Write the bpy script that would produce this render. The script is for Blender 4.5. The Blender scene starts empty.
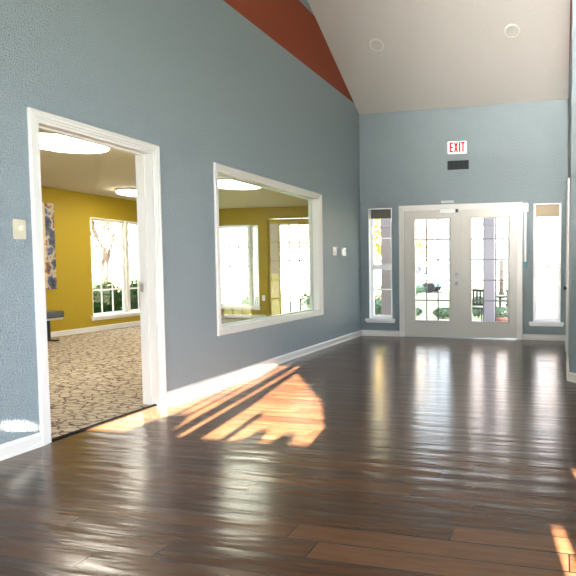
import bpy, bmesh, math, random
from mathutils import Vector, Matrix
random.seed(7)
SC = bpy.context.scene
COL = SC.collection

# ------------------------------------------------------------------ camera
cam_d = bpy.data.cameras.new('camera')
cam = bpy.data.objects.new('camera', cam_d); COL.objects.link(cam); SC.camera = cam
F, PX, PY, YAW, PITCH, ROLL = 536.785, 436.11, 293.61, .229, -.0495, -.004
cam.location = (3.2157, -8.3373, 1.1256)
fw = Vector((-math.sin(YAW)*math.cos(PITCH), math.cos(YAW)*math.cos(PITCH), math.sin(PITCH)))
r_ = Vector((math.cos(YAW), math.sin(YAW), 0)); u_ = r_.cross(fw)
r2 = r_*math.cos(ROLL)+u_*math.sin(ROLL); u2 = -r_*math.sin(ROLL)+u_*math.cos(ROLL)
cam.rotation_euler = Matrix((r2, u2, -fw)).transposed().to_euler()
cam_d.sensor_width = 36; cam_d.lens = F/576*36
cam_d.shift_x = (288-PX)/576; cam_d.shift_y = (PY-288)/576
cam_d.clip_end = 300; cam_d.clip_start = .02

# ------------------------------------------------------------------ world, sun, fill lamps, exposure
w = bpy.data.worlds.new('world'); SC.world = w; w.use_nodes = True
bg = w.node_tree.nodes['Background']; bg.inputs[0].default_value = (.82, .91, 1, 1); bg.inputs[1].default_value = 2.0
TANE = .28
sd = bpy.data.lights.new('sun', 'SUN'); sd.energy = 105; sd.color = (1, .84, .70); sd.angle = math.radians(.25)
sun = bpy.data.objects.new('sun', sd); COL.objects.link(sun)
SUN = Vector((-.17, 1, -TANE)).normalized()
sun.rotation_euler = SUN.to_track_quat('-Z', 'Y').to_euler(); sun.location = (4, -20, 8)
def area(name, loc, direction, sx, sy, power, color=(1, 1, 1), spread=180):
    d = bpy.data.lights.new(name, 'AREA'); d.shape = 'RECTANGLE'; d.size = sx; d.size_y = sy; d.energy = power; d.color = color; d.spread = math.radians(spread)
    o = bpy.data.objects.new(name, d); COL.objects.link(o); o.location = loc
    o.rotation_euler = Vector(direction).to_track_quat('-Z', 'Z').to_euler(); return o
area('rear_fill', (2.9, -11.85, 1.2), (0, 1, -.05), 4.0, 1.3, 110, (.93, .97, 1))  # added low fill lamp, not matched to the rear opening
area('side_fill', (4.95, -8.6, 1.0), (-1, .85, -.3), 3.6, 1.0, 52, (.84, .89, 1), 75)  # added fill lamp, brightens the lower left wall
area('high_fill', (3.1, -10.5, 3.2), (.07, 1, .08), 2.4, 1.0, 72, (1, .96, .90), 46)  # added fill lamp for back wall and ceiling; no window there
SC.view_settings.view_transform = 'Standard'; SC.view_settings.look = 'None'
SC.view_settings.exposure = 1.3; SC.view_settings.gamma = 1; SC.view_settings.use_curve_mapping = False
cy = SC.cycles
cy.use_denoising = True; cy.max_bounces = 8; cy.diffuse_bounces = 5; cy.glossy_bounces = 4
cy.transparent_max_bounces = 16; cy.sample_clamp_indirect = 6; cy.caustics_reflective = False

# ------------------------------------------------------------------ materials
def mat(name, col, rough=.5, spec=.5, metal=0, emit=None, es=1):
    m = bpy.data.materials.new(name); m.use_nodes = True
    b = m.node_tree.nodes['Principled BSDF']
    b.inputs['Base Color'].default_value = (*col, 1); b.inputs['Roughness'].default_value = rough
    b.inputs['Specular IOR Level'].default_value = spec; b.inputs['Metallic'].default_value = metal
    if emit: b.inputs['Emission Color'].default_value = (*emit, 1); b.inputs['Emission Strength'].default_value = es
    return m
class N:
    def __init__(s, m): s.t = m.node_tree; s.b = s.t.nodes['Principled BSDF']
    def n(s, k, **kw):
        x = s.t.nodes.new(k)
        for a, v in kw.items():
            if a in x.inputs.keys(): x.inputs[a].default_value = v
            else: setattr(x, a, v)
        return x
    def l(s, a, ao, b, bi): s.t.links.new(a.outputs[ao], b.inputs[bi])
    def coords(s, scale=(1, 1, 1)):
        g = s.n('ShaderNodeNewGeometry'); mp = s.n('ShaderNodeMapping'); mp.inputs['Scale'].default_value = scale
        s.l(g, 'Position', mp, 'Vector'); return mp
    def ramp(s, stops):
        r = s.n('ShaderNodeValToRGB'); e = r.color_ramp.elements
        while len(e) < len(stops): e.new(.5)
        for el, (p, c) in zip(e, stops): el.position = p; el.color = (*c, 1)
        return r
    def bump(s, src, out, strength, dist=.01):
        b = s.n('ShaderNodeBump', Strength=strength, Distance=dist); s.l(src, out, b, 'Height'); s.l(b, 'Normal', s.b, 'Normal'); return b
def paint(name, col, rough=.55, peel=.5, spec=.3):
    m = mat(name, col, rough, spec); q = N(m); c = q.coords()
    t = q.n('ShaderNodeTexNoise', Scale=85.0, Detail=2.5); q.l(c, 0, t, 'Vector')
    r = q.ramp([(.42, (0, 0, 0)), (.62, (1, 1, 1))]); q.l(t, 0, r, 0)
    q.bump(r, 0, peel, .012); return m
BLUE = paint('blue_grey_wall_paint', (.32, .385, .405), .5, .9)
RED = paint('rust_accent_paint', (.26, .05, .018), .6, .3)
YEL = paint('mustard_wall_paint', (.38, .27, .012), .6, .3)
CEIL = paint('ceiling_paint', (.47, .445, .41), .8, .45, .1)
CEIL2 = paint('office_ceiling_paint', (.62, .57, .46), .8, .3, .1)
TRIM = mat('cream_trim_paint', (.66, .645, .60), .35)
WHITE = mat('white_trim_paint', (.84, .84, .84), .35)
DOORP = mat('door_paint', (.52, .505, .455), .35)
GRID = mat('grey_muntin', (.10, .11, .14), .4)
METAL = mat('brushed_metal', (.45, .48, .48), .3, .5, .9)
DARK = mat('dark_metal', (.02, .022, .022), .4)
ALMOND = mat('almond_plastic', (.55, .50, .36), .35)
PLATE = mat('white_plastic', (.75, .76, .74), .35)
TEAL = mat('teal_plastic', (.03, .22, .24), .4)
def glass(name, tint=(1, 1, 1), refl=1.0):
    m = bpy.data.materials.new(name); m.use_nodes = True; t = m.node_tree; t.nodes.clear()
    o = t.nodes.new('ShaderNodeOutputMaterial'); mx = t.nodes.new('ShaderNodeMixShader')
    tr = t.nodes.new('ShaderNodeBsdfTransparent'); tr.inputs[0].default_value = (*tint, 1)
    g = t.nodes.new('ShaderNodeBsdfGlossy'); g.inputs['Roughness'].default_value = .02
    f = t.nodes.new('ShaderNodeFresnel'); f.inputs[0].default_value = 1.35
    mu = t.nodes.new('ShaderNodeMath'); mu.operation = 'MULTIPLY'; mu.inputs[1].default_value = refl
    ge = t.nodes.new('ShaderNodeNewGeometry'); bf = t.nodes.new('ShaderNodeMath'); bf.operation = 'SUBTRACT'; bf.inputs[0].default_value = 1
    t.links.new(ge.outputs['Backfacing'], bf.inputs[1]); m2 = t.nodes.new('ShaderNodeMath'); m2.operation = 'MULTIPLY'
    t.links.new(f.outputs[0], m2.inputs[0]); t.links.new(bf.outputs[0], m2.inputs[1]); t.links.new(m2.outputs[0], mu.inputs[0]); t.links.new(mu.outputs[0], mx.inputs[0])
    t.links.new(tr.outputs[0], mx.inputs[1]); t.links.new(g.outputs[0], mx.inputs[2]); t.links.new(mx.outputs[0], o.inputs[0])
    return m
GLASS = glass('clear_glass', (.97, .98, .98)); GLASS2 = glass('interior_glass', (.92, .97, .95))

def floor_mat():
    m = mat('dark_wood_planks', (.08, .04, .02), .25, .36); q = N(m); c = q.coords()
    br = q.n('ShaderNodeTexBrick', Scale=1.0); br.offset = .37; br.offset_frequency = 2; br.squash = 1
    for k, v in {'Mortar Size': .0030, 'Mortar Smooth': .1, 'Bias': 0, 'Brick Width': 1.15, 'Row Height': .127}.items(): br.inputs[k].default_value = v
    br.inputs['Color1'].default_value = (0, 0, 0, 1); br.inputs['Color2'].default_value = (1, 1, 1, 1); br.inputs['Mortar'].default_value = (.5, .5, .5, 1)
    # shift each row sideways by a noise of its own so butt joints fall at random
    sep = q.n('ShaderNodeSeparateXYZ'); q.l(c, 0, sep, 0)
    dv = q.n('ShaderNodeMath', operation='DIVIDE'); dv.inputs[1].default_value = .127; q.l(sep, 'Y', dv, 0)
    fl = q.n('ShaderNodeMath', operation='FLOOR'); q.l(dv, 0, fl, 0)
    wn = q.n('ShaderNodeTexWhiteNoise', noise_dimensions='1D'); q.l(fl, 0, wn, 'W')
    ad = q.n('ShaderNodeMath', operation='ADD'); q.l(sep, 'X', ad, 0); q.l(wn, 'Value', ad, 1)
    cb = q.n('ShaderNodeCombineXYZ'); q.l(ad, 0, cb, 0); q.l(sep, 'Y', cb, 1); q.l(cb, 0, br, 'Vector')
    # grain
    gm = q.n('ShaderNodeMapping'); gm.inputs['Scale'].default_value = (1.6, 22, 1); q.l(cb, 0, gm, 'Vector')
    gn = q.n('ShaderNodeTexNoise', Scale=2.2, Detail=6.0, Roughness=.65); q.l(gm, 0, gn, 'Vector')
    base = q.ramp([(.1, (.024, .011, .006)), (.4, (.058, .027, .013)), (.65, (.088, .042, .020)), (.95, (.125, .062, .029))])
    mx = q.n('ShaderNodeMath', operation='MULTIPLY_ADD'); mx.inputs[1].default_value = .42
    q.l(br, 'Color', mx, 0); gs = q.n('ShaderNodeMath', operation='MULTIPLY'); gs.inputs[1].default_value = .75; q.l(gn, 0, gs, 0); q.l(gs, 0, mx, 2)
    q.l(mx, 0, base, 0)
    dk = q.n('ShaderNodeMixRGB', blend_type='MIX'); dk.inputs[2].default_value = (.006, .004, .003, 1)
    q.l(br, 'Fac', dk, 0); q.l(base, 0, dk, 1); q.l(dk, 0, q.b, 'Base Color')
    # roughness variation and hand-scraped relief
    rr = q.n('ShaderNodeMapRange'); rr.inputs['To Min'].default_value = .12; rr.inputs['To Max'].default_value = .27; q.l(gn, 0, rr, 0); q.l(rr, 0, q.b, 'Roughness')
    wm = q.n('ShaderNodeMapping'); wm.inputs['Scale'].default_value = (2.2, 11, 1); q.l(cb, 0, wm, 'Vector')
    wn2 = q.n('ShaderNodeTexNoise', Scale=1.0, Detail=2.0); q.l(wm, 0, wn2, 'Vector')
    inv = q.n('ShaderNodeMath', operation='MULTIPLY_ADD'); inv.inputs[1].default_value = -.6; q.l(br, 'Fac', inv, 0); q.l(wn2, 0, inv, 2)
    tl = q.n('ShaderNodeMath', operation='MULTIPLY_ADD'); tl.inputs[1].default_value = .16; q.l(br, 'Color', tl, 0); q.l(inv, 0, tl, 2)
    g2 = q.n('ShaderNodeMath', operation='MULTIPLY_ADD'); g2.inputs[1].default_value = .12; q.l(gn, 0, g2, 0); q.l(tl, 0, g2, 2)
    fr = q.n('ShaderNodeMath', operation='FRACT'); q.l(dv, 0, fr, 0)
    ce = q.n('ShaderNodeMath', operation='SUBTRACT'); ce.inputs[1].default_value = .5; q.l(fr, 0, ce, 0)
    sq = q.n('ShaderNodeMath', operation='MULTIPLY'); q.l(ce, 0, sq, 0); q.l(ce, 0, sq, 1)
    cup = q.n('ShaderNodeMath', operation='MULTIPLY_ADD'); cup.inputs[1].default_value = -.55; q.l(sq, 0, cup, 0); q.l(g2, 0, cup, 2)
    rc = q.n('ShaderNodeMath', operation='SUBTRACT'); rc.inputs[1].default_value = .5; q.l(br, 'Color', rc, 0)
    ti = q.n('ShaderNodeMath', operation='MULTIPLY'); q.l(rc, 0, ti, 0); q.l(ce, 0, ti, 1)
    t2 = q.n('ShaderNodeMath', operation='MULTIPLY_ADD'); t2.inputs[1].default_value = .55; q.l(ti, 0, t2, 0); q.l(cup, 0, t2, 2)
    q.bump(t2, 0, .6, .008)
    return m
FLOOR = floor_mat()
def carpet_mat():
    m = mat('patterned_carpet', (.4, .35, .25), .95, .05); q = N(m); c = q.coords((5.0, 9.5, 1))
    nz = q.n('ShaderNodeTexNoise', Scale=1.3, Detail=3.0); q.l(c, 0, nz, 'Vector')
    mv = q.n('ShaderNodeMixRGB', blend_type='LINEAR_LIGHT'); mv.inputs[0].default_value = .35; q.l(c, 0, mv, 1); q.l(nz, 'Color', mv, 2)
    vo = q.n('ShaderNodeTexVoronoi', feature='DISTANCE_TO_EDGE', Scale=1.7); q.l(mv, 0, vo, 'Vector')
    r = q.ramp([(0, (.12, .07, .075)), (.03, (.17, .11, .11)), (.075, (.50, .42, .30)), (.5, (.60, .53, .42))]); q.l(vo, 0, r, 0)
    q.l(r, 0, q.b, 'Base Color')
    n2 = q.n('ShaderNodeTexNoise', Scale=160.0); c2 = q.coords(); q.l(c2, 0, n2, 'Vector'); q.bump(n2, 0, .5, .006)
    return m
CARPET = carpet_mat()
def noisy(name, c1, c2, scale, rough=.9, bump=.3, mapscale=(1, 1, 1)):
    m = mat(name, c1, rough, .1); q = N(m); c = q.coords(mapscale)
    t = q.n('ShaderNodeTexNoise', Scale=scale, Detail=4.0); q.l(c, 0, t, 'Vector')
    r = q.ramp([(.35, c1), (.65, c2)]); q.l(t, 0, r, 0); q.l(r, 0, q.b, 'Base Color'); q.bump(t, 0, bump, .01); return m
GRASS = noisy('lawn_grass', (.34, .40, .24), (.44, .48, .30), 3.0)
CONC = noisy('patio_concrete', (.42, .41, .40), (.52, .51, .5), 4.0)
BARK = noisy('bark', (.10, .07, .06), (.18, .13, .11), 8.0)
LEAFD = noisy('dark_leaves', (.012, .04, .012), (.03, .08, .02), 20.0)
LEAFG = noisy('green_leaves', (.12, .19, .13), (.20, .28, .18), 20.0)
LEAFY = noisy('yellow_leaves', (.55, .42, .06), (.35, .38, .08), 20.0)
LEAFP = noisy('russet_leaves', (.22, .17, .15), (.30, .24, .2), 20.0)
COLM = mat('porch_column_paint', (.24, .22, .27), .6)
SIDING = noisy('exterior_siding', (.45, .42, .38), (.5, .47, .42), 2.0)
ROOFM = noisy('roof_shingles', (.22, .13, .08), (.28, .17, .1), 8.0)

# ------------------------------------------------------------------ helpers
def wloc(o):
    v = Vector((0, 0, 0))
    while o: v += o.location; o = o.parent
    return v
class MB:
    def __init__(s): s.bm = bmesh.new()
    def poly(s, pts, vec, mi=0):
        vec = Vector(vec); a = [s.bm.verts.new(p) for p in pts]; b = [s.bm.verts.new(Vector(p)+vec) for p in pts]
        n = len(pts); fs = [s.bm.faces.new(a[::-1]), s.bm.faces.new(b)]
        for i in range(n): fs.append(s.bm.faces.new((a[i], a[(i+1) % n], b[(i+1) % n], b[i])))
        for f in fs: f.material_index = mi
        return s
    def box(s, x0, x1, y0, y1, z0, z1, mi=0):
        return s.poly([(x0, y0, z0), (x1, y0, z0), (x1, y1, z0), (x0, y1, z0)], (0, 0, z1-z0), mi)
    def tube(s, p0, p1, r0, r1=None, n=12, mi=0):
        r1 = r0 if r1 is None else r1; p0 = Vector(p0); p1 = Vector(p1); d = (p1-p0).normalized()
        a = d.orthogonal().normalized(); b = d.cross(a)
        A = [s.bm.verts.new(p0+(a*math.cos(2*math.pi*i/n)+b*math.sin(2*math.pi*i/n))*r0) for i in range(n)]
        B = [s.bm.verts.new(p1+(a*math.cos(2*math.pi*i/n)+b*math.sin(2*math.pi*i/n))*r1) for i in range(n)]
        fs = [s.bm.faces.new(A[::-1]), s.bm.faces.new(B)]
        for i in range(n):
            f = s.bm.faces.new((A[i], A[(i+1) % n], B[(i+1) % n], B[i])); f.smooth = n > 6; fs.append(f)
        for f in fs: f.material_index = mi
        return s
    def lathe(s, c, prof, n=40, axis=(0, 0, 1), mi=0):
        ax = Vector(axis).normalized(); a = ax.orthogonal().normalized(); b = ax.cross(a); c = Vector(c); rings = []
        for (r, h) in prof:
            rings.append([s.bm.verts.new(c+ax*h+(a*math.cos(2*math.pi*i/n)+b*math.sin(2*math.pi*i/n))*max(r, 1e-4)) for i in range(n)])
        for R0, R1 in zip(rings, rings[1:]):
            for i in range(n):
                f = s.bm.faces.new((R0[i], R0[(i+1) % n], R1[(i+1) % n], R1[i])); f.smooth = True; f.material_index = mi
        return s
    def leaf(s, c, size, mi=0):
        c = Vector(c); d = Vector((random.gauss(0, 1), random.gauss(0, 1), random.gauss(0, 1))).normalized()
        a = d.orthogonal().normalized()*size; b = d.cross(a)*.5
        f = s.bm.faces.new([s.bm.verts.new(c-a), s.bm.verts.new(c-b), s.bm.verts.new(c+a), s.bm.verts.new(c+b)]); f.material_index = mi
    def build(s, name, mats, parent=None, bevel=0, origin=None, recalc=True):
        if recalc: bmesh.ops.recalc_face_normals(s.bm, faces=s.bm.faces)
        me = bpy.data.meshes.new(name); s.bm.to_mesh(me); s.bm.free()
        for m in (mats if isinstance(mats, (list, tuple)) else [mats]): me.materials.append(m)
        vs = [v.co for v in me.vertices]
        if origin is None:
            origin = Vector(((min(v.x for v in vs)+max(v.x for v in vs))/2, (min(v.y for v in vs)+max(v.y for v in vs))/2, min(v.z for v in vs)))
        origin = Vector(origin); me.transform(Matrix.Translation(-origin))
        o = bpy.data.objects.new(name, me); COL.objects.link(o); o.location = origin-wloc(parent)
        if parent: o.parent = parent
        if bevel:
            b = o.modifiers.new('bevel', 'BEVEL'); b.width = bevel; b.segments = 2; b.limit_method = 'ANGLE'
        return o
def tag(o, label=None, cat=None, group=None, kind=None):
    if label: o['label'] = label
    if cat: o['category'] = cat
    if group: o['group'] = group
    if kind: o['kind'] = kind
    return o
def empty(name, loc, label=None, cat=None, group=None, kind=None):
    o = bpy.data.objects.new(name, None); COL.objects.link(o); o.location = loc; o.empty_display_size = .1
    return tag(o, label, cat, group, kind)
def struct(o, label, cat): return tag(o, label, cat, None, 'structure')

# plane mappers: (u, v, n) -> world.  n points into the room the trim faces
def mapX(x, s=1): return lambda u, v, n: (x+s*n, u, v)
def mapY(y, s=-1): return lambda u, v, n: (u, y+s*n, v)
def map45(u, v, n):
    k = math.sqrt(.5); return (3.3+u*k-n*k, -2.94-u*k-n*k, v)
CASE = [(0, 0), (0, .008), (.004, .011), (.014, .009), (.019, .016), (.036, .016), (.040, .021), (.052, .021), (.057, .015), (.057, 0)]
def casing(mb, P, u0, u1, v0, v1, prof=CASE, closed=False, mi=0):
    rings = []
    for (wd, t) in prof:
        vb = v0-wd if closed else v0
        pts = [(u0-wd, vb), (u0-wd, v1+wd), (u1+wd, v1+wd), (u1+wd, vb)]
        rings.append([mb.bm.verts.new(P(u, v, t)) for u, v in pts])
    segs = 4 if closed else 3; m = len(rings)
    for i in range(m):
        A, B = rings[i], rings[(i+1) % m]
        for k in range(segs):
            f = mb.bm.faces.new((A[k], A[(k+1) % 4], B[(k+1) % 4], B[k])); f.material_index = mi
    if not closed:
        mb.bm.faces.new([r[0] for r in rings]); mb.bm.faces.new([r[3] for r in rings][::-1])
    return mb
def pbox(mb, P, u0, u1, v0, v1, n0, n1, mi=0):
    mb.poly([P(u0, v0, n0), P(u1, v0, n0), P(u1, v1, n0), P(u0, v1, n0)], Vector(P(u0, v0, n1))-Vector(P(u0, v0, n0)), mi); return mb
def frame(mb, P, u0, u1, v0, v1, wd, n0, n1, mi=0):
    pbox(mb, P, u0, u0+wd, v0, v1, n0, n1, mi); pbox(mb, P, u1-wd, u1, v0, v1, n0, n1, mi)
    pbox(mb, P, u0+wd, u1-wd, v0, v0+wd, n0, n1, mi); pbox(mb, P, u0+wd, u1-wd, v1-wd, v1, n0, n1, mi); return mb
def grid(mb, P, u0, u1, v0, v1, us, vs, wd, n0, n1, mi=0):
    for u in us: pbox(mb, P, u-wd/2, u+wd/2, v0, v1, n0, n1, mi)
    for v in vs: pbox(mb, P, u0, u1, v-wd/2, v+wd/2, n0+.001, n1-.001, mi)
    return mb
def even(a, b, n): return [a+(b-a)*(i+1)/n for i in range(n-1)]
def wall(mb, P, u0, u1, v0, v1, holes, n0, n1, mi=0):
    us = sorted({u0, u1, *[h[0] for h in holes], *[h[1] for h in holes]}); us = [u for u in us if u0 <= u <= u1]
    vs = sorted({v0, v1, *[h[2] for h in holes], *[h[3] for h in holes]}); vs = [v for v in vs if v0 <= v <= v1]
    inside = lambda a, b: any(h[0]-1e-6 < a < h[1]+1e-6 and h[2]-1e-6 < b < h[3]+1e-6 for h in holes)
    V = {}
    def vt(u, v, n):
        k = (round(u, 5), round(v, 5), n)
        if k not in V: V[k] = mb.bm.verts.new(P(u, v, n))
        return V[k]
    ok = lambda i, j: 0 <= i < len(us)-1 and 0 <= j < len(vs)-1 and not inside((us[i]+us[i+1])/2, (vs[j]+vs[j+1])/2)
    for i in range(len(us)-1):
        for j in range(len(vs)-1):
            if not ok(i, j): continue
            a, b, c, d = us[i], us[i+1], vs[j], vs[j+1]
            F = [(vt(a, c, n1), vt(b, c, n1), vt(b, d, n1), vt(a, d, n1)), (vt(a, c, n0), vt(a, d, n0), vt(b, d, n0), vt(b, c, n0))]
            if not ok(i-1, j): F.append((vt(a, c, n0), vt(a, c, n1), vt(a, d, n1), vt(a, d, n0)))
            if not ok(i+1, j): F.append((vt(b, c, n0), vt(b, d, n0), vt(b, d, n1), vt(b, c, n1)))
            if not ok(i, j-1): F.append((vt(a, c, n0), vt(b, c, n0), vt(b, c, n1), vt(a, c, n1)))
            if not ok(i, j+1): F.append((vt(a, d, n0), vt(a, d, n1), vt(b, d, n1), vt(b, d, n0)))
            for f in F: mb.bm.faces.new(f).material_index = mi
    return mb

# ------------------------------------------------------------------ dimensions
H0, SL, YR, YE = 3.606, .54, -6.0, -12.0       # eave height, slope, ridge, rear wall
def zc(y): return H0+SL*(-y if y > YR else y-YE)
RB0, RB1 = 3.72, 4.46                          # rust band
XR = 3.30; XE = 5.0                            # right wall near the doors, right wall of the wide part
DH = 2.063                                     # door clear height
D1 = (-5.579, -4.588)                           # left doorway, clear opening in Y
W3 = (-3.759, -1.536, .529, 2.066)              # interior window opening
YC = 2.44                                      # office ceiling height

# ------------------------------------------------------------------ structure of the main room
mb = MB(); mb.box(-.02, XE+.2, YE-.2, .02, -.12, 0)
struct(mb.build('floor', FLOOR), 'dark brown hand-scraped wood plank floor with a glossy finish', 'floor')
def gable(mb, P, holes, n0, n1):
    wall(mb, P, YE, 0, 0, 3.4, holes, n0, n1, 0)
    def band(za, zb, mi):     # part of the gable between two heights
        ys = []
        lo = lambda z: (YE if z <= H0 else YE+(z-H0)/SL); hi = lambda z: (0 if z <= H0 else -(z-H0)/SL)
        pts = [(lo(za), za), (hi(za), za)]
        if za < H0 < zb: pts += [(0, H0)]
        pts += [(hi(zb), zb), (lo(zb), zb)]
        if za < H0 < zb: pts += [(YE, H0)]
        mb.poly([P(u, v, n0) for u, v in pts], Vector(P(0, 0, n1))-Vector(P(0, 0, n0)), mi)
    band(3.4, RB0, 0); band(RB0, RB1, 1)
    zt = zc(YR); a = YE+(RB1-H0)/SL; b = -(RB1-H0)/SL
    mb.poly([P(u, v, n0) for u, v in [(a, RB1), (b, RB1), (YR, zt)]], Vector(P(0, 0, n1))-Vector(P(0, 0, n0)), 0)
PL = mapX(0)
mb = MB(); gable(mb, PL, [(*D1, -.01, DH), W3], -.08, 0)
struct(mb.build('wall_left', [BLUE, RED]), 'blue-grey textured left wall with a rust band above', 'wall')
mb = MB(); wall(mb, PL, YE, 0, 0, 2.6, [(*D1, -.01, DH), W3], -.15, -.081, 0)
struct(mb.build('wall_left_office_side', YEL), 'mustard yellow office side of the left wall', 'wall')

PB = mapY(0)
SLW = (.14, .54, .285, 2.08); SRW = (2.80, 3.21, .285, 2.08); DDH = (.715, 2.588, -.01, 2.06)
mb = MB(); wall(mb, PB, -.15, XR+.15, 0, H0+.05, [SLW, SRW, DDH], -.15, 0, 0)
struct(mb.build('wall_back', BLUE), 'blue-grey back wall around the glazed double doors', 'wall')
# right wall by the doors, splayed wall, right wall of the wide part
PR = mapX(XR, -1); RD = (-2.0, -1.08, -.01, DH)
mb = MB(); wall(mb, PR, -2.94, 0, 0, 3.6, [RD], -.14, 0, 0)
mb.poly([(XR, -2.94, 3.6), (XR, 0, 3.6), (XR, 0, zc(0)), (XR, -.21, RB0), (XR, -2.94, RB0)], (.14, 0, 0), 0)
mb.poly([(XR, -2.94, RB0), (XR, -.21, RB0), (XR, -1.58, RB1), (XR, -2.94, RB1)], (.14, 0, 0), 1)
mb.poly([(XR, -2.94, RB1), (XR, -1.58, RB1), (XR, -2.94, zc(-2.94))], (.14, 0, 0), 0)
struct(mb.build('wall_right', [BLUE, RED]), 'narrow right wall strip beside the right sidelight', 'wall')
LEN = (XE-XR)*math.sqrt(2)
mb = MB(); k = math.sqrt(.5)
def q45(v0, v1, mi):
    t = [map45(0, v0, 0), map45(LEN, v0, 0), map45(LEN, v1, 0), map45(0, v1, 0)]
    mb.poly(t, Vector((k, k, 0))*.14, mi)
q45(0, RB0, 0); q45(RB0, RB1, 1)
t = [map45(0, RB1, 0), map45(LEN, RB1, 0), map45(LEN, zc(-2.94-LEN*k), 0), map45(0, zc(-2.94), 0)]
mb.poly(t, Vector((k, k, 0))*.14, 0)
struct(mb.build('wall_right_splayed', [BLUE, RED]), 'splayed blue-grey wall at the right edge under a rust band', 'wall')
PE = mapX(XE, -1); yS = -2.94-LEN*k
W9 = (-10.2, -7.0, .6, 2.5)
mb = MB(); wall(mb, PE, YE, yS, 0, H0, [W9], -.14, 0, 0)
mb.poly([(XE, YE, H0), (XE, yS, H0), (XE, yS, zc(yS)), (XE, YR, zc(YR))], (.14, 0, 0), 0)
struct(mb.build('wall_right_rear', BLUE), 'blue-grey right wall of the wide end of the room', 'wall')
# unseen rear wall; its openings are cut to shape the sun patches
PQ = mapY(YE, 1)
mb = MB()
wall(mb, PQ, -.15, XE+.15, 0, H0+.05, [(1.05, 2.84, 1.885, 2.62), (4.20, 4.275, .9, 1.715), (4.42, 4.5, 1.80, 1.905)], -.14, 0, 0)
# added infill, outlined to trim the sun patch on the floor
mb.poly([(2.84, YE, 1.90), (2.84, YE, 2.62), (1.92, YE, 2.62), (1.92, YE, 2.556), (2.60, YE, 2.22), (2.83, YE, 2.03)], (0, -.14, 0), 0)
mb.poly([(1.05, YE, 1.99), (1.085, YE, 1.98), (1.11, YE, 1.89), (1.17, YE, 1.95), (1.36, YE, 2.26), (1.58, YE, 2.62), (1.05, YE, 2.62)], (0, -.14, 0), 0)
struct(mb.build('wall_rear', BLUE), 'blue-grey rear wall behind the camera', 'wall')
mb = MB()
mb.poly([(-.2, 0.15, zc(.15)), (-.2, YR, zc(YR)), (-.2, YE-.15, zc(YE-.15)), (-.2, YE-.15, zc(YE-.15)+.15), (-.2, YR, zc(YR)+.15), (-.2, .15, zc(.15)+.15)], (XE+.4, 0, 0), 0)
struct(mb.build('ceiling', CEIL), 'sloping off-white textured vaulted ceiling', 'ceiling')

# ------------------------------------------------------------------ office (yellow room)
OX, OY0, OY1, OX1 = -4.9, -7.4, 2.3, -1.84
mb = MB(); mb.box(OX-.15, -.022, OY0-.15, .1, -.12, -.003); mb.poly([(OX-.15, .1, -.12), (-.6, .1, -.12), (OX1+.1, OY1+.1, -.12), (OX-.15, OY1+.1, -.12)], (0, 0, .117))
struct(mb.build('floor_office', CARPET), 'beige office carpet with dark crackle lines', 'floor')
mb = MB(); mb.box(OX-.15, -.15, OY0-.15, .15, YC, YC+.12); mb.poly([(OX-.15, .15, YC), (-.6, .15, YC), (OX1+.15, OY1+.15, YC), (OX-.15, OY1+.15, YC)], (0, 0, .12))
struct(mb.build('ceiling_office', CEIL2), 'flat off-white office ceiling', 'ceiling')
PO = mapX(OX, 1); W5 = (-.44, 1.27, .27, 2.03); W6 = (-6.9, -4.8, .27, 2.03)
mb = MB(); wall(mb, PO, OY0, OY1+.15, 0, YC+.12, [W5, W6], -.15, 0)
struct(mb.build('wall_office_far', YEL), 'mustard yellow office wall facing the doorway', 'wall')
PN = mapY(OY1, -1); W7 = (-4.33, -3.27, .27, 2.06); D4 = (-3.04, -1.96, -.01, 2.2)
mb = MB(); wall(mb, PN, OX, OX1+.15, 0, YC+.12, [W7, D4], -.15, 0)
struct(mb.build('wall_office_end', YEL), 'mustard yellow office end wall seen through the interior window', 'wall')
mb = MB(); mb.poly([(-.66, 0, 0), (OX1+.04, OY1, 0), (OX1+.19, OY1, 0), (-.50, 0, 0)], (0, 0, YC+.12))
struct(mb.build('wall_office_side', YEL), 'short mustard office side wall by the glazed door', 'wall')
mb = MB(); mb.box(-.62, -.15, 0, .15, 0, YC+.12)
struct(mb.build('wall_office_return', YEL), 'mustard office return wall beyond the interior window', 'wall')
mb = MB(); mb.box(OX-.15, -.15, OY0-.15, OY0, 0, YC+.12)
struct(mb.build('wall_office_near', YEL), 'mustard office wall at the near end', 'wall')

# ------------------------------------------------------------------ baseboards
BP = [(0, 0), (.022, 0), (.022, .012), (.014, .022), (.014, .072), (.010, .082), (.004, .09), (0, .09)]
def baseboard(name, P, runs, m=TRIM, label=None):
    mb = MB()
    for a, b in runs:
        mb.poly([P(a, z, n) for n, z in BP], Vector(P(b, 0, 0))-Vector(P(a, 0, 0)))
    struct(mb.build(name, m), label, 'baseboard')
baseboard('baseboard_left', PL, [(YE, D1[0]-.057), (D1[1]+.057, 0)], TRIM, 'white baseboard along the left wall')
baseboard('baseboard_back', PB, [(.02, .66), (2.645, XR-.01)], TRIM, 'cream baseboard under the sidelights')
baseboard('baseboard_right', PR, [(-2.94, RD[0]-.057), (RD[1]+.057, -.022)], TRIM, 'cream baseboard on the right wall strip')
baseboard('baseboard_right_splayed', map45, [(0, LEN)], TRIM, 'cream baseboard at the foot of the splayed wall')
baseboard('baseboard_right_rear', PE, [(YE, yS)], TRIM, 'cream baseboard of the wide end of the room')
baseboard('baseboard_office_far', PO, [(OY0, OY1)], TRIM, 'cream baseboard under the office window')
baseboard('baseboard_office_end', PN, [(OX+.02, D4[0]-.07)], TRIM, 'cream baseboard of the office end wall')

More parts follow.
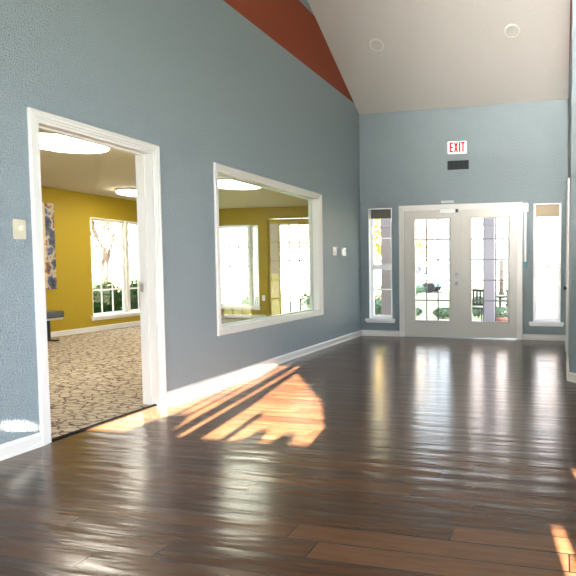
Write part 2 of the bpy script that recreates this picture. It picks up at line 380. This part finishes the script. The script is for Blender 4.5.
# ------------------------------------------------------------------ doorway on the left (door_1)
d1 = empty('door_1', (0, sum(D1)/2, 0)); struct(d1, 'open doorway with cream casing leading into the yellow office', 'doorway')
mb = MB(); casing(mb, PL, D1[0], D1[1], 0, DH); mb.build('door_casing', TRIM, d1)
mb = MB(); casing(mb, mapX(-.15, -1), D1[0], D1[1], 0, DH); mb.build('door_casing', TRIM, d1)
mb = MB()
mb.box(-.152, .001, D1[0]-.001, D1[0]+.018, 0, DH); mb.box(-.152, .001, D1[1]-.018, D1[1]+.001, 0, DH); mb.box(-.152, .001, D1[0]+.018, D1[1]-.018, DH-.018, DH)
mb.box(-.10, -.065, D1[0]+.018, D1[0]+.03, 0, DH-.018); mb.box(-.10, -.065, D1[1]-.03, D1[1]-.018, 0, DH-.018); mb.box(-.10, -.065, D1[0]+.03, D1[1]-.03, DH-.03, DH-.018)
mb.build('door_jamb', TRIM, d1)
mb = MB(); mb.box(-.14, -.105, D1[1]-.0205, D1[1]-.018, .93, 1.0); mb.build('strike_plate', METAL, d1)
mb = MB(); mb.box(-.045, -.008, D1[0]+.018, D1[1]-.018, 0, .007); mb.build('threshold', mat('black_rubber', (.006, .006, .006), .8, .1), d1)

# ------------------------------------------------------------------ glazed double doors (door_2)
d2 = empty('door_2', (1.65, 0, 0)); struct(d2, 'cream double doors with gridded glass in the back wall', 'door')
mb = MB(); casing(mb, PB, .720, 2.583, 0, 2.057); mb.build('door_casing', TRIM, d2)
mb = MB(); pbox(mb, PB, .715, .750, 0, 2.06, -.15, .001); pbox(mb, PB, 2.553, 2.588, 0, 2.06, -.15, .001); pbox(mb, PB, .750, 2.553, 2.022, 2.06, -.15, .001); mb.build('door_jamb', TRIM, d2)
mb = MB(); pbox(mb, PB, .750, 2.553, 0, .018, -.15, -.005); mb.build('threshold', METAL, d2)
LIP = [(0, .0), (0, .010), (.008, .016), (.022, .016), (.03, .0)]
for u0, u1, g0, g1, side in ((.753, 1.649, .925, 1.487, 0), (1.653, 2.550, 1.845, 2.412, 1)):
    lf = MB(); z0, z1, a, b = .02, 2.019, .27, 1.885
    wall(lf, PB, u0, u1, z0, z1, [(g0, g1, a, b)], -.055, -.012)
    lf = lf.build('door_leaf', DOORP, d2)
    if side == 0: lf['label'] = 'left leaf with handle'
    else: lf['label'] = 'right leaf of the double door'
    mb = MB(); P2 = mapY(.012); casing(mb, P2, g0+.004, g1-.004, a+.004, b-.004, LIP, True); mb.build('glazing_bead', DOORP, lf)
    mb = MB(); pbox(mb, PB, g0, g1, a, b, -.036, -.031); mb.build('glass_pane', GLASS, lf)
    mb = MB(); grid(mb, PB, g0, g1, a, b, even(g0, g1, 3), even(a, b, 5), .020, -.031, -.020); mb.build('muntin_grid', GRID, lf)
    if side == 0:
        mb = MB(); mb.lathe((1.604, .012, .865), [(0, .0), (.033, 0), (.033, .008), (.012, .012), (.012, .035), (.026, .045), (.030, .06), (.022, .074), (0, .077)], 20, (0, -1, 0)); mb.build('door_knob', METAL, lf)
        mb = MB(); mb.lathe((1.604, .012, 1.0), [(0, 0), (.032, 0), (.030, .012), (0, .014)], 20, (0, -1, 0)); mb.box(1.585, 1.623, -.014, -.002, .993, 1.007); mb.build('deadbolt', METAL, lf)
mb = MB(); pbox(mb, PB, 1.63, 1.672, .02, 2.008, -.012, -.002); mb.build('astragal', DOORP, d2)
cl = MB(); cl.box(1.36, 1.60, -.075, -.002, 1.97, 2.035); cl = cl.build('door_closer', PLATE, d2, .006)
mb = MB(); mb.box(1.60, 1.635, -.05, -.004, 1.98, 2.03); mb.build('closer_end_cap', DARK, cl)
mb = MB(); mb.box(1.37, 1.57, -.05, -.001, 2.13, 2.165)
tag(mb.build('door_sensor', PLATE, None, .004), 'small white sensor strip resting above the double door casing', 'sensor')
# keypad with conduit down to a small teal box
kp = empty('alarm_box', (2.685, 0, 1.12), 'small white wall box with conduit dropping to teal switch', 'alarm box')
mb = MB(); mb.box(2.648, 2.722, -.045, 0, 1.96, 2.09); mb.build('box', PLATE, kp, .004)
mb = MB(); mb.box(2.666, 2.694, -.02, 0, 1.2, 1.96); mb.build('conduit', PLATE, kp)
mb = MB(); mb.box(2.652, 2.708, -.04, 0, 1.115, 1.2); mb.build('pull_station', TEAL, kp, .004)

# ------------------------------------------------------------------ sidelight windows
def sidelight(name, o, blind, label, fm):
    u0, u1, v0, v1 = o
    wn = empty(name, ((u0+u1)/2, 0, v0)); struct(wn, label, 'window')
    mb = MB(); t = .012
    pbox(mb, PB, u0, u0+t, v0, v1, -.15, .001); pbox(mb, PB, u1-t, u1, v0, v1, -.15, .001); pbox(mb, PB, u0+t, u1-t, v1-t, v1, -.15, .001); pbox(mb, PB, u0+t, u1-t, v0, v0+t, -.15, .001)
    mb.build('window_reveal', WHITE, wn)
    fr = MB(); frame(fr, PB, u0+t, u1-t, v0+t, v1-t, .038, -.13, -.085); fr = fr.build('window_frame', WHITE, wn)
    a, b, c, d = u0+.05, u1-.05, v0+.05, v1-.05
    mb = MB(); pbox(mb, PB, a, b, c, d, -.112, -.107); mb.build('glass_pane', GLASS, fr)
    mb = MB(); grid(mb, PB, a, b, c, d, [], [1.60, .76], .02, -.107, -.098); mb.build('muntin_grid', WHITE, fr)
    mb = MB(); pbox(mb, PB, a, b, 1.08, 1.17, -.12, -.09); mb.build('meeting_rail', WHITE, fr)
    mb = MB(); pbox(mb, PB, a-.02, b+.02, blind[0], v1-t, -.082, -.05)
    for i in range(6):
        z = blind[0]+.004+i*(v1-t-blind[0])/6; pbox(mb, PB, a-.024, b+.024, z, z+.006, -.086, -.046)
    mb.build('raised_blind', blind[1], wn)
    mb = MB(); pbox(mb, PB, u0-.06, u1+.05, v0-.045, v0, -.02, .04); pbox(mb, PB, u0-.05, u1+.04, v0-.07, v0-.045, 0, .012); mb.build('window_sill', WHITE, wn, .004)
sidelight('window_1', SLW, (1.92, mat('olive_blind', (.10, .095, .075), .7)), 'narrow white sidelight window left of the double doors', WHITE)
sidelight('window_2', SRW, (1.885, mat('tan_blind', (.42, .33, .22), .7)), 'narrow sidelight window right of the double doors', WHITE)

# ------------------------------------------------------------------ interior window (window_3)
wn = empty('window_3', (0, (W3[0]+W3[1])/2, W3[2])); struct(wn, 'large fixed interior window looking into the yellow office', 'window')
mb = MB(); casing(mb, PL, W3[0], W3[1], W3[2], W3[3], CASE, True); mb.build('window_casing', TRIM, wn)
mb = MB(); casing(mb, mapX(-.15, -1), W3[0], W3[1], W3[2], W3[3], CASE, True); mb.build('window_casing', TRIM, wn)
mb = MB(); frame(mb, PL, W3[0], W3[1], W3[2], W3[3], .014, -.152, .001); mb.build('window_reveal', TRIM, wn)
mb = MB(); frame(mb, PL, W3[0]+.014, W3[1]-.014, W3[2]+.014, W3[3]-.014, .016, -.12, -.10); mb.build('window_stop', TRIM, wn)
mb = MB(); pbox(mb, PL, W3[0]+.014, W3[1]-.014, W3[2]+.014, W3[3]-.014, -.098, -.092); mb.build('glass_pane', GLASS2, wn)

# ------------------------------------------------------------------ right-hand door, seen edge on (door_3)
d3 = empty('door_3', (XR, sum(RD[:2])/2, 0)); struct(d3, 'white door seen edge-on in the right wall', 'door')
mb = MB(); casing(mb, PR, RD[0], RD[1], 0, DH); mb.build('door_casing', TRIM, d3)
mb = MB(); frame(mb, PR, RD[0], RD[1], -.012, DH, .012, -.14, .001); mb.build('door_jamb', TRIM, d3)
dl = MB(); pbox(dl, PR, RD[0]+.014, RD[1]-.014, .008, DH-.014, -.045, -.002); dl = dl.build('door_leaf', TRIM, d3)
mb = MB(); mb.lathe((XR+.002, RD[0]+.10, .87), [(0, 0), (.03, 0), (.03, .008), (.011, .012), (.011, .03), (.025, .04), (.027, .052), (0, .062)], 20, (-1, 0, 0)); mb.build('door_knob', DARK, dl)
for z in (.25, 1.8): mb = MB(); mb.tube((XR-.006, RD[1]-.012, z), (XR-.006, RD[1]-.012, z+.09), .007); mb.build('hinge', DARK, dl)

# ------------------------------------------------------------------ office windows and glazed door
def office_window(name, P, o, posts, cols, rows, label, sillm=WHITE):
    u0, u1, v0, v1 = o
    c = Vector(P((u0+u1)/2, v0, 0)); wn = empty(name, c); struct(wn, label, 'window')
    mb = MB(); frame(mb, P, u0, u1, v0, v1, .012, -.15, .001); mb.build('window_reveal', WHITE, wn)
    edges = [u0+.012]+[p for p in posts]+[u1-.012]
    for i in range(len(edges)-1):
        a = edges[i]+(.035 if i else 0); b = edges[i+1]-(.035 if i < len(edges)-2 else 0)
        fr = MB(); frame(fr, P, a, b, v0+.012, v1-.012, .032, -.12, -.08); fr = fr.build('window_frame', WHITE, wn)
        a += .032; b -= .032; c0, c1 = v0+.044, v1-.044
        mb = MB(); pbox(mb, P, a, b, c0, c1, -.105, -.10); mb.build('glass_pane', GLASS, fr)
        mb = MB(); grid(mb, P, a, b, c0, c1, even(a, b, cols), even(c0, c1, rows), .030, -.10, -.092); mb.build('muntin_grid', WHITE, fr)
    for p in posts: mb = MB(); pbox(mb, P, p-.035, p+.035, v0+.012, v1-.012, -.14, -.03); mb.build('mullion_post', TRIM, wn)
    mb = MB(); pbox(mb, P, u0-.05, u1+.05, v0-.035, v0, -.02, .05); pbox(mb, P, u0-.03, u1+.03, v0-.075, v0-.035, 0, .014); mb.build('window_sill', WHITE, wn, .004)
office_window('window_4', PO, W5, [.415], 3, 4, 'wide white gridded office window above dark hedge, seen through doorway')
office_window('window_5', PO, W6, [-5.85], 3, 4, 'second office window further left along mustard wall')
office_window('window_6', PN, W7, [-3.52], 3, 4, 'office end window seen at left through the interior window')
d4 = empty('door_4', ((D4[0]+D4[1])/2, OY1, 0)); struct(d4, 'mustard painted glazed door seen through the interior window', 'door')
mb = MB(); casing(mb, PN, D4[0]+.012, D4[1]-.012, 0, 2.19, [(p*.7, t) for p, t in CASE]); mb.build('door_casing', YEL, d4)
lf = MB(); wall(lf, PN, D4[0]+.012, D4[1]-.012, .02, 2.18, [(-2.77, -2.07, .12, 2.05)], -.06, -.012); lf = lf.build('door_leaf', YEL, d4)
mb = MB(); pbox(mb, PN, -2.77, -2.07, .12, 2.05, -.04, -.035); mb.build('glass_pane', GLASS, lf)
mb = MB(); grid(mb, PN, -2.77, -2.07, .12, 2.05, even(-2.77, -2.07, 3), even(.12, 2.05, 5), .024, -.035, -.027); mb.build('muntin_grid', GRID, lf)
mb = MB(); pbox(mb, PN, -3.20, -3.13, .40, .52, 0, .006); mb = mb.build('wall_outlet', PLATE)
tag(mb, 'small white outlet plate on the mustard wall beside the glazed door', 'outlet')

# rear and side windows (behind the camera)
def plain_window(name, P, o, mul, label):
    u0, u1, v0, v1 = o; wn = empty(name, P((u0+u1)/2, v0, 0)); struct(wn, label, 'window')
    mb = MB(); pbox(mb, P, u0, u1, v0, v1, -.10, -.095); mb.build('glass_pane', GLASS, wn)
    if mul: mb = MB(); grid(mb, P, u0, u1, v0, v1, mul, [], .05, -.12, -.07); mb.build('window_frame', WHITE, wn)
plain_window('window_7', PQ, (1.05, 2.84, 1.885, 2.62), [], 'unseen rear window behind the camera, shaped to cut the sun patch')  # unseen opening, shaped to cut the sun patch
plain_window('window_8', PQ, (4.20, 4.275, .9, 1.715), [], 'narrow slit added at the right of the rear wall for a sun streak')  # added slit that draws the narrow sun streak at the right
plain_window('window_9', PE, W9, [-9.1, -8.1], 'wide side window behind the camera')

# ------------------------------------------------------------------ things on walls and ceiling
# exit sign
ex = empty('exit_sign', (1.625, 0, 2.89), 'white illuminated exit sign with red letters above the doors', 'exit sign')
SIGNW = mat('lit_sign_face', (.85, .85, .82), .4, emit=(1, .97, .93), es=.12)
SIGNR = mat('lit_red_letters', (.35, .002, .01), .5, 0.1, emit=(1, .002, .02), es=.25)
mb = MB(); mb.box(1.475, 1.775, -.06, 0, 2.885, 3.075); mb.build('housing', SIGNW, ex, .012)
mb = MB(); yL = -.062
def stroke(x, z, w_, h_): mb.box(x, x+w_, yL-.002, yL+.004, z, z+h_)
z0, hh, t = 2.905, .15, .023
x = 1.512
stroke(x, z0, t, hh); stroke(x+t, z0, .032, t); stroke(x+t, z0+hh-t, .032, t); stroke(x+t, z0+hh/2-t/2, .026, t)
x = 1.580
for s in (0, 1):
    a, b = (x, x+.042) if s == 0 else (x+.042, x)
    mb.poly([(a, yL-.002, z0), (a+t, yL-.002, z0), (b+t, yL-.002, z0+hh), (b, yL-.002, z0+hh)], (0, .006 if s == 0 else .0055, 0))
x = 1.658; stroke(x, z0, t, hh)
x = 1.692; stroke(x, z0+hh-t, .056, t); stroke(x+.019, z0, t, hh-t)
mb.build('letters', SIGNR, ex)
# vent
vg = empty('vent_grille', (1.635, 0, 2.64), 'small dark louvred vent grille below the exit sign', 'vent')
mb = MB(); frame(mb, PB, 1.445, 1.825, 2.625, 2.805, .02, 0, .012); mb.build('frame', BLUE, vg, .002)
mb = MB(); pbox(mb, PB, 1.465, 1.805, 2.645, 2.785, .001, .004)
mb.build('backing', mat('dark_backing', (.012, .016, .016), .9, .1), vg)
mb = MB()
for i in range(17):
    u = 1.475+i*.02; pbox(mb, PB, u, u+.006, 2.645, 2.785, .003, .010)
mb.build('louvre', mat('grey_louvre', (.06, .075, .075), .6, .2), vg)
# downlights on the slope
nrm = Vector((0, -SL, -1)).normalized()
for i, (x, lb) in enumerate(((.70, 'left recessed white downlight in the sloping ceiling'), (2.57, 'right recessed white downlight in the sloping ceiling'))):
    c = Vector((x, -1.11, zc(-1.11))); dl = empty('ceiling_downlight', c, lb, 'ceiling light', 'recessed downlights in the sloping ceiling')
    mb = MB(); mb.lathe(c, [(.075, -.02), (.075, .002), (.085, .010), (.102, .008), (.108, .0)], 32, nrm); mb.build('trim_ring', mat('downlight_trim', (.55, .53, .48), .4) if i == 0 else bpy.data.materials['downlight_trim'], dl, origin=c)
    mb = MB(); mb.lathe(c, [(.075, .001), (.055, .004), (.05, .002), (.0, .003)], 32, nrm); mb.build('baffle', mat('baffle_grey', (.42, .41, .36), .3) if i == 0 else bpy.data.materials['baffle_grey'], dl, origin=c)
# light switch left of the doorway
sw = empty('light_switch', (0, -5.717, 1.31), 'almond single toggle light switch left of the doorway', 'light switch')
mb = MB(); mb.box(0, .008, -5.757, -5.678, 1.305, 1.425); mb.build('plate', ALMOND, sw, .003)
mb = MB(); mb.poly([(.006, -5.724, 1.355), (.006, -5.711, 1.355), (.006, -5.711, 1.378), (.006, -5.724, 1.378)], (.016, 0, .008)); mb.build('toggle', mat('ivory_toggle', (.8, .76, .6), .3), sw)
for z in (1.325, 1.405): mb = MB(); mb.tube((.007, -5.7175, z), (.010, -5.7175, z), .004); mb.build('screw', METAL, sw)
# plates between the window and the corner
sw = empty('light_switch', (0, -1.05, 1.30), 'pale double rocker switch plate nearest interior window', 'light switch')
mb = MB(); mb.box(0, .008, -1.11, -.99, 1.30, 1.42); mb.build('plate', PLATE, sw, .003)
for y in (-1.085, -1.04): mb = MB(); mb.box(.007, .013, y, y+.03, 1.325, 1.395); mb.build('rocker', ALMOND, sw)
th = empty('thermostat', (0, -.74, 1.30), 'white thermostat by the corner, right of switch plate', 'thermostat')
mb = MB(); mb.box(0, .03, -.80, -.68, 1.30, 1.42); mb.build('housing', PLATE, th, .005)
mb = MB(); mb.box(.029, .032, -.79, -.70, 1.375, 1.405); mb.build('display', mat('grey_display', (.25, .28, .27), .2), th)

# ------------------------------------------------------------------ office furnishings
DIFF = mat('lit_diffuser', (.9, .88, .8), .5, emit=(1, .93, .80), es=12)
def ceiling_lamp(x, y, r, label):
    c = Vector((x, y, YC)); L = empty('ceiling_lamp', c, label, 'ceiling light', 'round flush lamps in the office')
    mb = MB(); mb.lathe(c, [(0, -.0), (r*.97, 0), (r, -.012), (r, -.028), (r*.97, -.03), (0, -.03)], 48); mb.build('rim', PLATE, L, origin=c)
    mb = MB(); mb.lathe(c, [(r*.965, -.03), (r*.96, -.055), (r*.85, -.066), (r*.5, -.074), (0, -.076)], 48); mb.build('diffuser', DIFF, L, origin=c)
ceiling_lamp(-1.74, -3.78, .40, 'largest glowing round ceiling lamp, just inside the doorway head')
ceiling_lamp(-1.66, -.93, .39, 'glowing round ceiling lamp seen through the interior window')
ceiling_lamp(-3.77, -.52, .36, 'smaller glowing round ceiling lamp above yellow wall in the doorway')
# wall art
def art_mat():
    m = mat('abstract_painting', (.5, .4, .25), .6); q = N(m); c = q.coords((1, 2.6, 2.6))
    n1 = q.n('ShaderNodeTexNoise', Scale=1.7, Detail=3.0); q.l(c, 0, n1, 'Vector')
    r = q.ramp([(.36, (.02, .025, .05)), (.46, (.08, .10, .16)), (.52, (.5, .45, .36)), (.57, (.28, .12, .06)), (.63, (.04, .05, .09)), (.75, (.6, .55, .45))])
    q.l(n1, 0, r, 0)
    r2 = q.ramp([(.35, (.50, .36, .20)), (.55, (.62, .50, .32)), (.62, (.30, .10, .05)), (.7, (.55, .42, .25))]); q.l(n1, 0, r2, 0)
    g = q.n('ShaderNodeNewGeometry'); sp = q.n('ShaderNodeSeparateXYZ'); q.l(g, 'Position', sp, 0)
    gt = q.n('ShaderNodeMath', operation='GREATER_THAN'); gt.inputs[1].default_value = -1.33; q.l(sp, 'Y', gt, 0)
    mx = q.n('ShaderNodeMixRGB'); q.l(gt, 0, mx, 0); q.l(r2, 0, mx, 1); q.l(r, 0, mx, 2); q.l(mx, 0, q.b, 'Base Color'); return m
pt = empty('wall_art', (OX, -1.62, .79), 'tall unframed multicoloured abstract canvas on the yellow wall', 'painting')
mb = MB(); mb.box(OX+.01, OX+.05, -2.08, -1.17, .79, 2.18); mb.build('canvas', art_mat(), pt)
mb = MB(); mb.box(OX, OX+.01, -1.7, -1.5, 2.0, 2.04); mb.build('hanger', METAL, pt)
# bench
bn = empty('bench', (-4.57, -2.3, 0), 'dark grey upholstered bench with black post leg by the yellow wall', 'bench')
mb = MB(); mb.box(-4.82, -4.32, -3.1, -1.52, .37, .47); mb.build('seat', mat('grey_upholstery', (.08, .085, .09), .8), bn, .02)
mb = MB(); mb.box(-4.80, -4.34, -3.08, -1.535, .335, .369); mb.build('seat_frame', mat('pale_frame', (.45, .44, .42), .5), bn, .004)
for y in (-2.85, -1.60):
    mb = MB(); mb.box(-4.60, -4.54, y-.02, y+.02, .022, .335); mb.box(-4.75, -4.39, y-.03, y+.03, 0, .022); mb.build('leg', DARK, bn, .003)

# ------------------------------------------------------------------ outdoors
GZ = -.17
mb = MB(); mb.box(-60, 60, -60, 90, -.6, GZ-.02)
struct(mb.build('ground_outdoors', GRASS), 'pale green lawn around the building', 'lawn')
mb = MB(); mb.box(OX1+.16, 6, .16, 4.6, GZ-.04, GZ)
struct(mb.build('patio_slab', CONC), 'pale concrete patio outside the double doors', 'patio')
mb = MB(); mb.box(-40, 40, 17, 22, GZ-.05, GZ-.005)
struct(mb.build('street', CONC), 'pale street beyond the lawn', 'road')
def column(x, y, label, s=.11):
    c = empty('porch_column', (x, y, GZ), label, 'column', 'square porch columns')
    mb = MB(); mb.box(x-s, x+s, y-s, y+s, GZ+.2, 2.7); mb.build('shaft', COLM, c)
    mb = MB(); mb.box(x-s-.04, x+s+.04, y-s-.04, y+s+.04, GZ, GZ+.2); mb.build('base', COLM, c, .01)
    mb = MB(); mb.box(x-s-.04, x+s+.04, y-s-.04, y+s+.04, 2.7, 2.85); mb.box(x-s-.015, x+s+.015, y-s-.015, y+s+.015, 1.95, 2.0); mb.build('capital', COLM, c, .008)
column(1.80, 2.5, 'lavender-grey porch column behind the right door leaf')
column(-.36, 2.5, 'lavender-grey porch column behind the left sidelight')
def blob_leaves(mb, c, R, n, size, mi=0):
    c = Vector(c)
    for _ in range(n):
        d = Vector((random.gauss(0, 1), random.gauss(0, 1), random.gauss(0, 1))).normalized()
        rr = random.uniform(.45, 1)**.5
        mb.leaf((c.x+d.x*R[0]*rr, c.y+d.y*R[1]*rr, c.z+d.z*R[2]*rr), size*random.uniform(.7, 1.3), mi)
def shrub(x, y, R, h, m, label, n=500, size=.05, group='shrubs around the house', core=True):
    s = empty('shrub', (x, y, GZ), label, 'shrub', group)
    mb = MB(); blob_leaves(mb, (x, y, GZ+h*.55), (R, R, h*.5), n, size)
    if core: mb.lathe((x, y, GZ+h*.55), [(.001, -h*.42), (R*.6, -h*.3), (R*.8, 0), (R*.6, h*.3), (.001, h*.42)], 12)
    mb.build('foliage', m, s, recalc=False)
    mb = MB()
    for k in range(4):
        a = k*1.6; mb.tube((x, y, GZ), (x+R*.5*math.cos(a), y+R*.5*math.sin(a), GZ+h*.6), .015, .006, 5)
    mb.build('stem', BARK, s)
def tree(x, y, h, m, leaves, label, spread=.5, lean=0, size=.09):
    t = empty('tree', (x, y, GZ), label, 'tree', 'trees beyond the patio')
    mb = MB(); tips = []
    def br(p, d, L, r, lv):
        q = p+d*L; mb.tube(p, q, r, r*.65, 6); 
        if lv == 0: tips.append(q); return
        tips.append(q)
        for _ in range(3):
            nd = (d+Vector((random.uniform(-1, 1), random.uniform(-1, 1), random.uniform(-.2, .9)))*spread*1.2).normalized()
            br(p+d*L*random.uniform(.6, 1), nd, L*random.uniform(.6, .8), r*.6, lv-1)
    br(Vector((x, y, GZ)), Vector((lean, 0, 1)).normalized(), h*.33, h*.018, 4)
    mb.build('trunk', BARK, t)
    if leaves:
        lm = MB()
        for _ in range(leaves):
            p = random.choice(tips); lm.leaf(p+Vector((random.gauss(0, .35), random.gauss(0, .35), random.gauss(0, .3))), size)
        lm.build('foliage', m, t, recalc=False)
tree(-2.6, 11, 5.5, LEAFY, 900, 'yellow-leaved tree behind the left door leaf')
tree(-2.0, 5.6, 3.2, LEAFY, 500, 'small yellow-green tree behind the left sidelight', size=.07)
tree(.8, 14, 6.5, LEAFP, 500, 'sparse russet tree further behind the doors')
tree(3.4, 16, 7, LEAFP, 350, 'sparse russet tree behind the right door leaf')
tree(-6.6, 9, 5, LEAFP, 350, 'bare russet tree beyond the office end window')
tree(-4.6, 8, 4.6, LEAFP, 250, 'thin bare tree beyond the mustard glazed door')
tree(-10.5, 2.5, 5.5, LEAFP, 600, 'bare tree beyond office window, left one')
tree(-11, 6, 6, LEAFP, 600, 'bare tree beyond office window, right one')
for i in range(7):
    shrub(-6.1-.05*(i % 2), -1.6+i*.88, .43, 1.0, LEAFD, 'dark clipped shrub %s outside the office window' % ['at the left end', 'second from left', 'third from left', 'in the middle', 'third from right', 'second from right', 'at the right end'][i], 900, .045, 'dark hedge shrubs outside the office window')
for x, y, R, h, lb in ((-1.30, 4.3, .32, .5, 'low green shrub right behind left sidelight'), (-5.6, 15.8, .7, .5, 'small distant shrub this side of the street, left of the pair'), (-3.6, 16.0, .7, .45, 'small distant shrub this side of the street, right of the pair'),
        (-.55, 4.9, .30, .26, 'low green shrub at the lawn edge behind left door leaf'), (.3, 5.0, .28, .24, 'low green shrub at patio edge nearer the column'), (1.15, 5.3, .25, .5, 'green shrub left of the porch column'),
        (-5.2, 5.4, .6, .5, 'low shrub beyond the office end window'), (-3.3, 5.8, .7, .7, 'dense shrub beyond the mustard glazed door'), (-3.9, 12, 1.0, 1.0, 'wide shrub far beyond the office')):
    shrub(x, y, R, h, LEAFG, lb, 500, .05)
# unseen blockers added behind the camera to cut the sun patch edges
def shrub_blocker(X1, z1, R, label, n=900):       # X1, z1: where its top is seen against the rear window
    x, y = X1+.34, -14.0; top = z1+.56; h = top-GZ
    s = empty('shrub', (x, y, GZ), label, 'shrub', 'shrub-shaped sun blockers behind the rear window')
    mb = MB(); mb.lathe((x, y, GZ), [(.001, .05), (R*.8, .2), (R, h*.5), (R, h-R*.9), (R*.85, h-R*.45), (R*.5, h-R*.12), (.001, h)], 16)
    blob_leaves(mb, (x, y, GZ+h*.5), (R, R, h*.48), n, .03); mb.build('foliage', LEAFD, s, recalc=False)
    mb = MB(); mb.tube((x, y, GZ), (x, y, GZ+.4), min(.04, R*.6)); mb.build('stem', BARK, s)
shrub_blocker(1.60, 2.02, .16, 'broad shrub-shaped sun blocker added outside the rear window')
shrub_blocker(2.215, 2.07, .03, 'thinnest shrub-shaped sun blocker added outside the rear window', 200)
shrub_blocker(2.40, 1.955, .06, 'slim shrub-shaped sun blocker added outside the middle of the rear window', 300)
shrub_blocker(2.61, 1.945, .07, 'slim shrub-shaped sun blocker added outside the right end of the rear window', 300)
def trunk_blocker(pts, label):  # upright sun blockers added for the dark streaks in the patch
    s = MB()
    for (a, za, ra), (b, zb, rb) in zip(pts, pts[1:]): s.tube((a+.425, -14.5, za+.70), (b+.425, -14.5, zb+.70), ra, rb, 8)
    t = s.build('blocker', BARK); tag(t, label, 'tree', 'trunk-shaped sun blockers behind the rear window')
trunk_blocker([(1.815, -.74, .04), (1.808, 2.2, .055), (1.80, 2.7, .045)], 'added upright sapling left of centre outside the rear window')
trunk_blocker([(1.98, -.74, .085), (1.975, 2.1, .075), (1.96, 2.25, .05), (1.93, 2.7, .02)], 'stoutest added upright sapling outside the rear window')
trunk_blocker([(1.57, -.74, .02), (1.56, 2.7, .012)], 'thin added upright sapling outside the left of the rear window')
trunk_blocker([(1.67, -.74, .02), (1.67, 2.7, .012)], 'thin added upright sapling beside the broad shrub outside')
# patio furniture
def patio_chair(x, y, rz, label):
    c = empty('patio_chair', (0, 0, 0), label, 'chair', 'dark patio chairs')
    mb = MB(); mb.box(-.22, .22, -.22, .22, .38, .42); mb.build('seat', DARK, c, .01)
    mb = MB()
    for i in range(5): mb.box(-.21+i*.095, -.17+i*.095, .20, .22, .5, .78)
    mb.box(-.23, .23, .195, .225, .76, .82); mb.box(-.23, .23, .195, .225, .47, .51); mb.build('backrest', DARK, c, .004)
    for sx in (-.2, .2):
        for sy in (-.2, .21): mb = MB(); mb.tube((sx, sy, 0), (sx, sy, .39 if sy < 0 else .8), .013, n=8); mb.build('leg', DARK, c)
        mb = MB(); mb.box(sx-.02, sx+.02, -.2, .21, .56, .585); mb.build('armrest', DARK, c)
    c.location = (x, y, GZ); c.rotation_euler = (0, 0, rz); return c
patio_chair(1.55, 3.35, 2.6, 'dark slatted patio chair left of the porch table')
patio_chair(2.20, 3.30, -2.7, 'dark slatted patio chair right of the porch table')
tb = empty('patio_table', (1.88, 3.75, GZ), 'small round dark patio table between the two chairs', 'table')
mb = MB(); mb.lathe((1.88, 3.75, GZ+.62), [(0, 0), (.33, 0), (.34, .012), (.33, .025), (0, .025)], 32); mb.build('table_top', DARK, tb)
mb = MB(); mb.tube((1.88, 3.75, GZ+.02), (1.88, 3.75, GZ+.62), .025); mb.tube((1.88, 3.75, GZ), (1.88, 3.75, GZ+.02), .2); mb.build('pedestal', DARK, tb)
pc = empty('flower_pot', (2.02, 2.75, GZ), 'terracotta pot with leafy plant on the patio', 'plant pot')
mb = MB(); mb.lathe((2.02, 2.75, GZ), [(0, 0), (.10, 0), (.14, .22), (.155, .22), (.155, .26), (.12, .26), (.11, .22), (0, .22)], 24); mb.build('pot', mat('terracotta', (.5, .2, .13), .7), pc)
mb = MB(); blob_leaves(mb, (2.02, 2.75, GZ+.34), (.16, .16, .12), 150, .04); mb.build('foliage', LEAFG, pc, recalc=False)
# houses beyond
def house(x, y, wd, dp, h, label):
    b = empty('house', (x, y, GZ), label, 'house')
    mb = MB(); mb.box(x-wd/2, x+wd/2, y-dp/2, y+dp/2, GZ, h); mb.build('walls', SIDING, b)
    mb = MB(); mb.poly([(x-wd/2-.4, y-dp/2-.4, h), (x-wd/2-.4, y+dp/2+.4, h), (x-wd/2-.4, y, h+1.8)], (wd+.8, 0, 0)); mb.build('roof', ROOFM, b)
    for k in range(3):
        u = x-wd/2+wd*(k+.5)/3; mb = MB(); mb.box(u-.5, u+.5, y-dp/2-.05, y-dp/2, 1.0, 2.2); mb.build('window', GRID, b)
house(-9.5, 24, 8, 6, 2.4, 'low brown-roofed house beyond the glazed office door')
house(6, 34, 10, 6, 2.4, 'low brown-roofed house far behind the right door leaf')
# parked car
def car(x, y, label):
    c = empty('car', (x, y, GZ), label, 'car'); BODY = mat('pale_blue_car_paint', (.35, .45, .55), .25)
    mb = MB(); mb.poly([(x-2.1, y-.85, GZ+.3), (x-2.15, y-.85, GZ+.7), (x-1.3, y-.85, GZ+.88), (x+1.3, y-.85, GZ+.92), (x+2.1, y-.85, GZ+.8), (x+2.15, y-.85, GZ+.3)], (0, 1.7, 0)); mb.build('body', BODY, c, .06)
    mb = MB(); mb.poly([(x-1.15, y-.72, GZ+.9), (x-.55, y-.72, GZ+1.36), (x+.7, y-.72, GZ+1.38), (x+1.45, y-.72, GZ+.92)], (0, 1.44, 0)); mb.build('cabin', mat('car_glass', (.05, .07, .09), .1), c, .05)
    for sx in (-1.3, 1.35):
        for sy in (-.86, .66): mb = MB(); mb.tube((x+sx, y+sy, GZ+.31), (x+sx, y+sy+.2, GZ+.31), .31, n=20); mb.build('wheel', DARK, c)
car(-4.6, 18.6, 'pale blue car parked on the street, left')
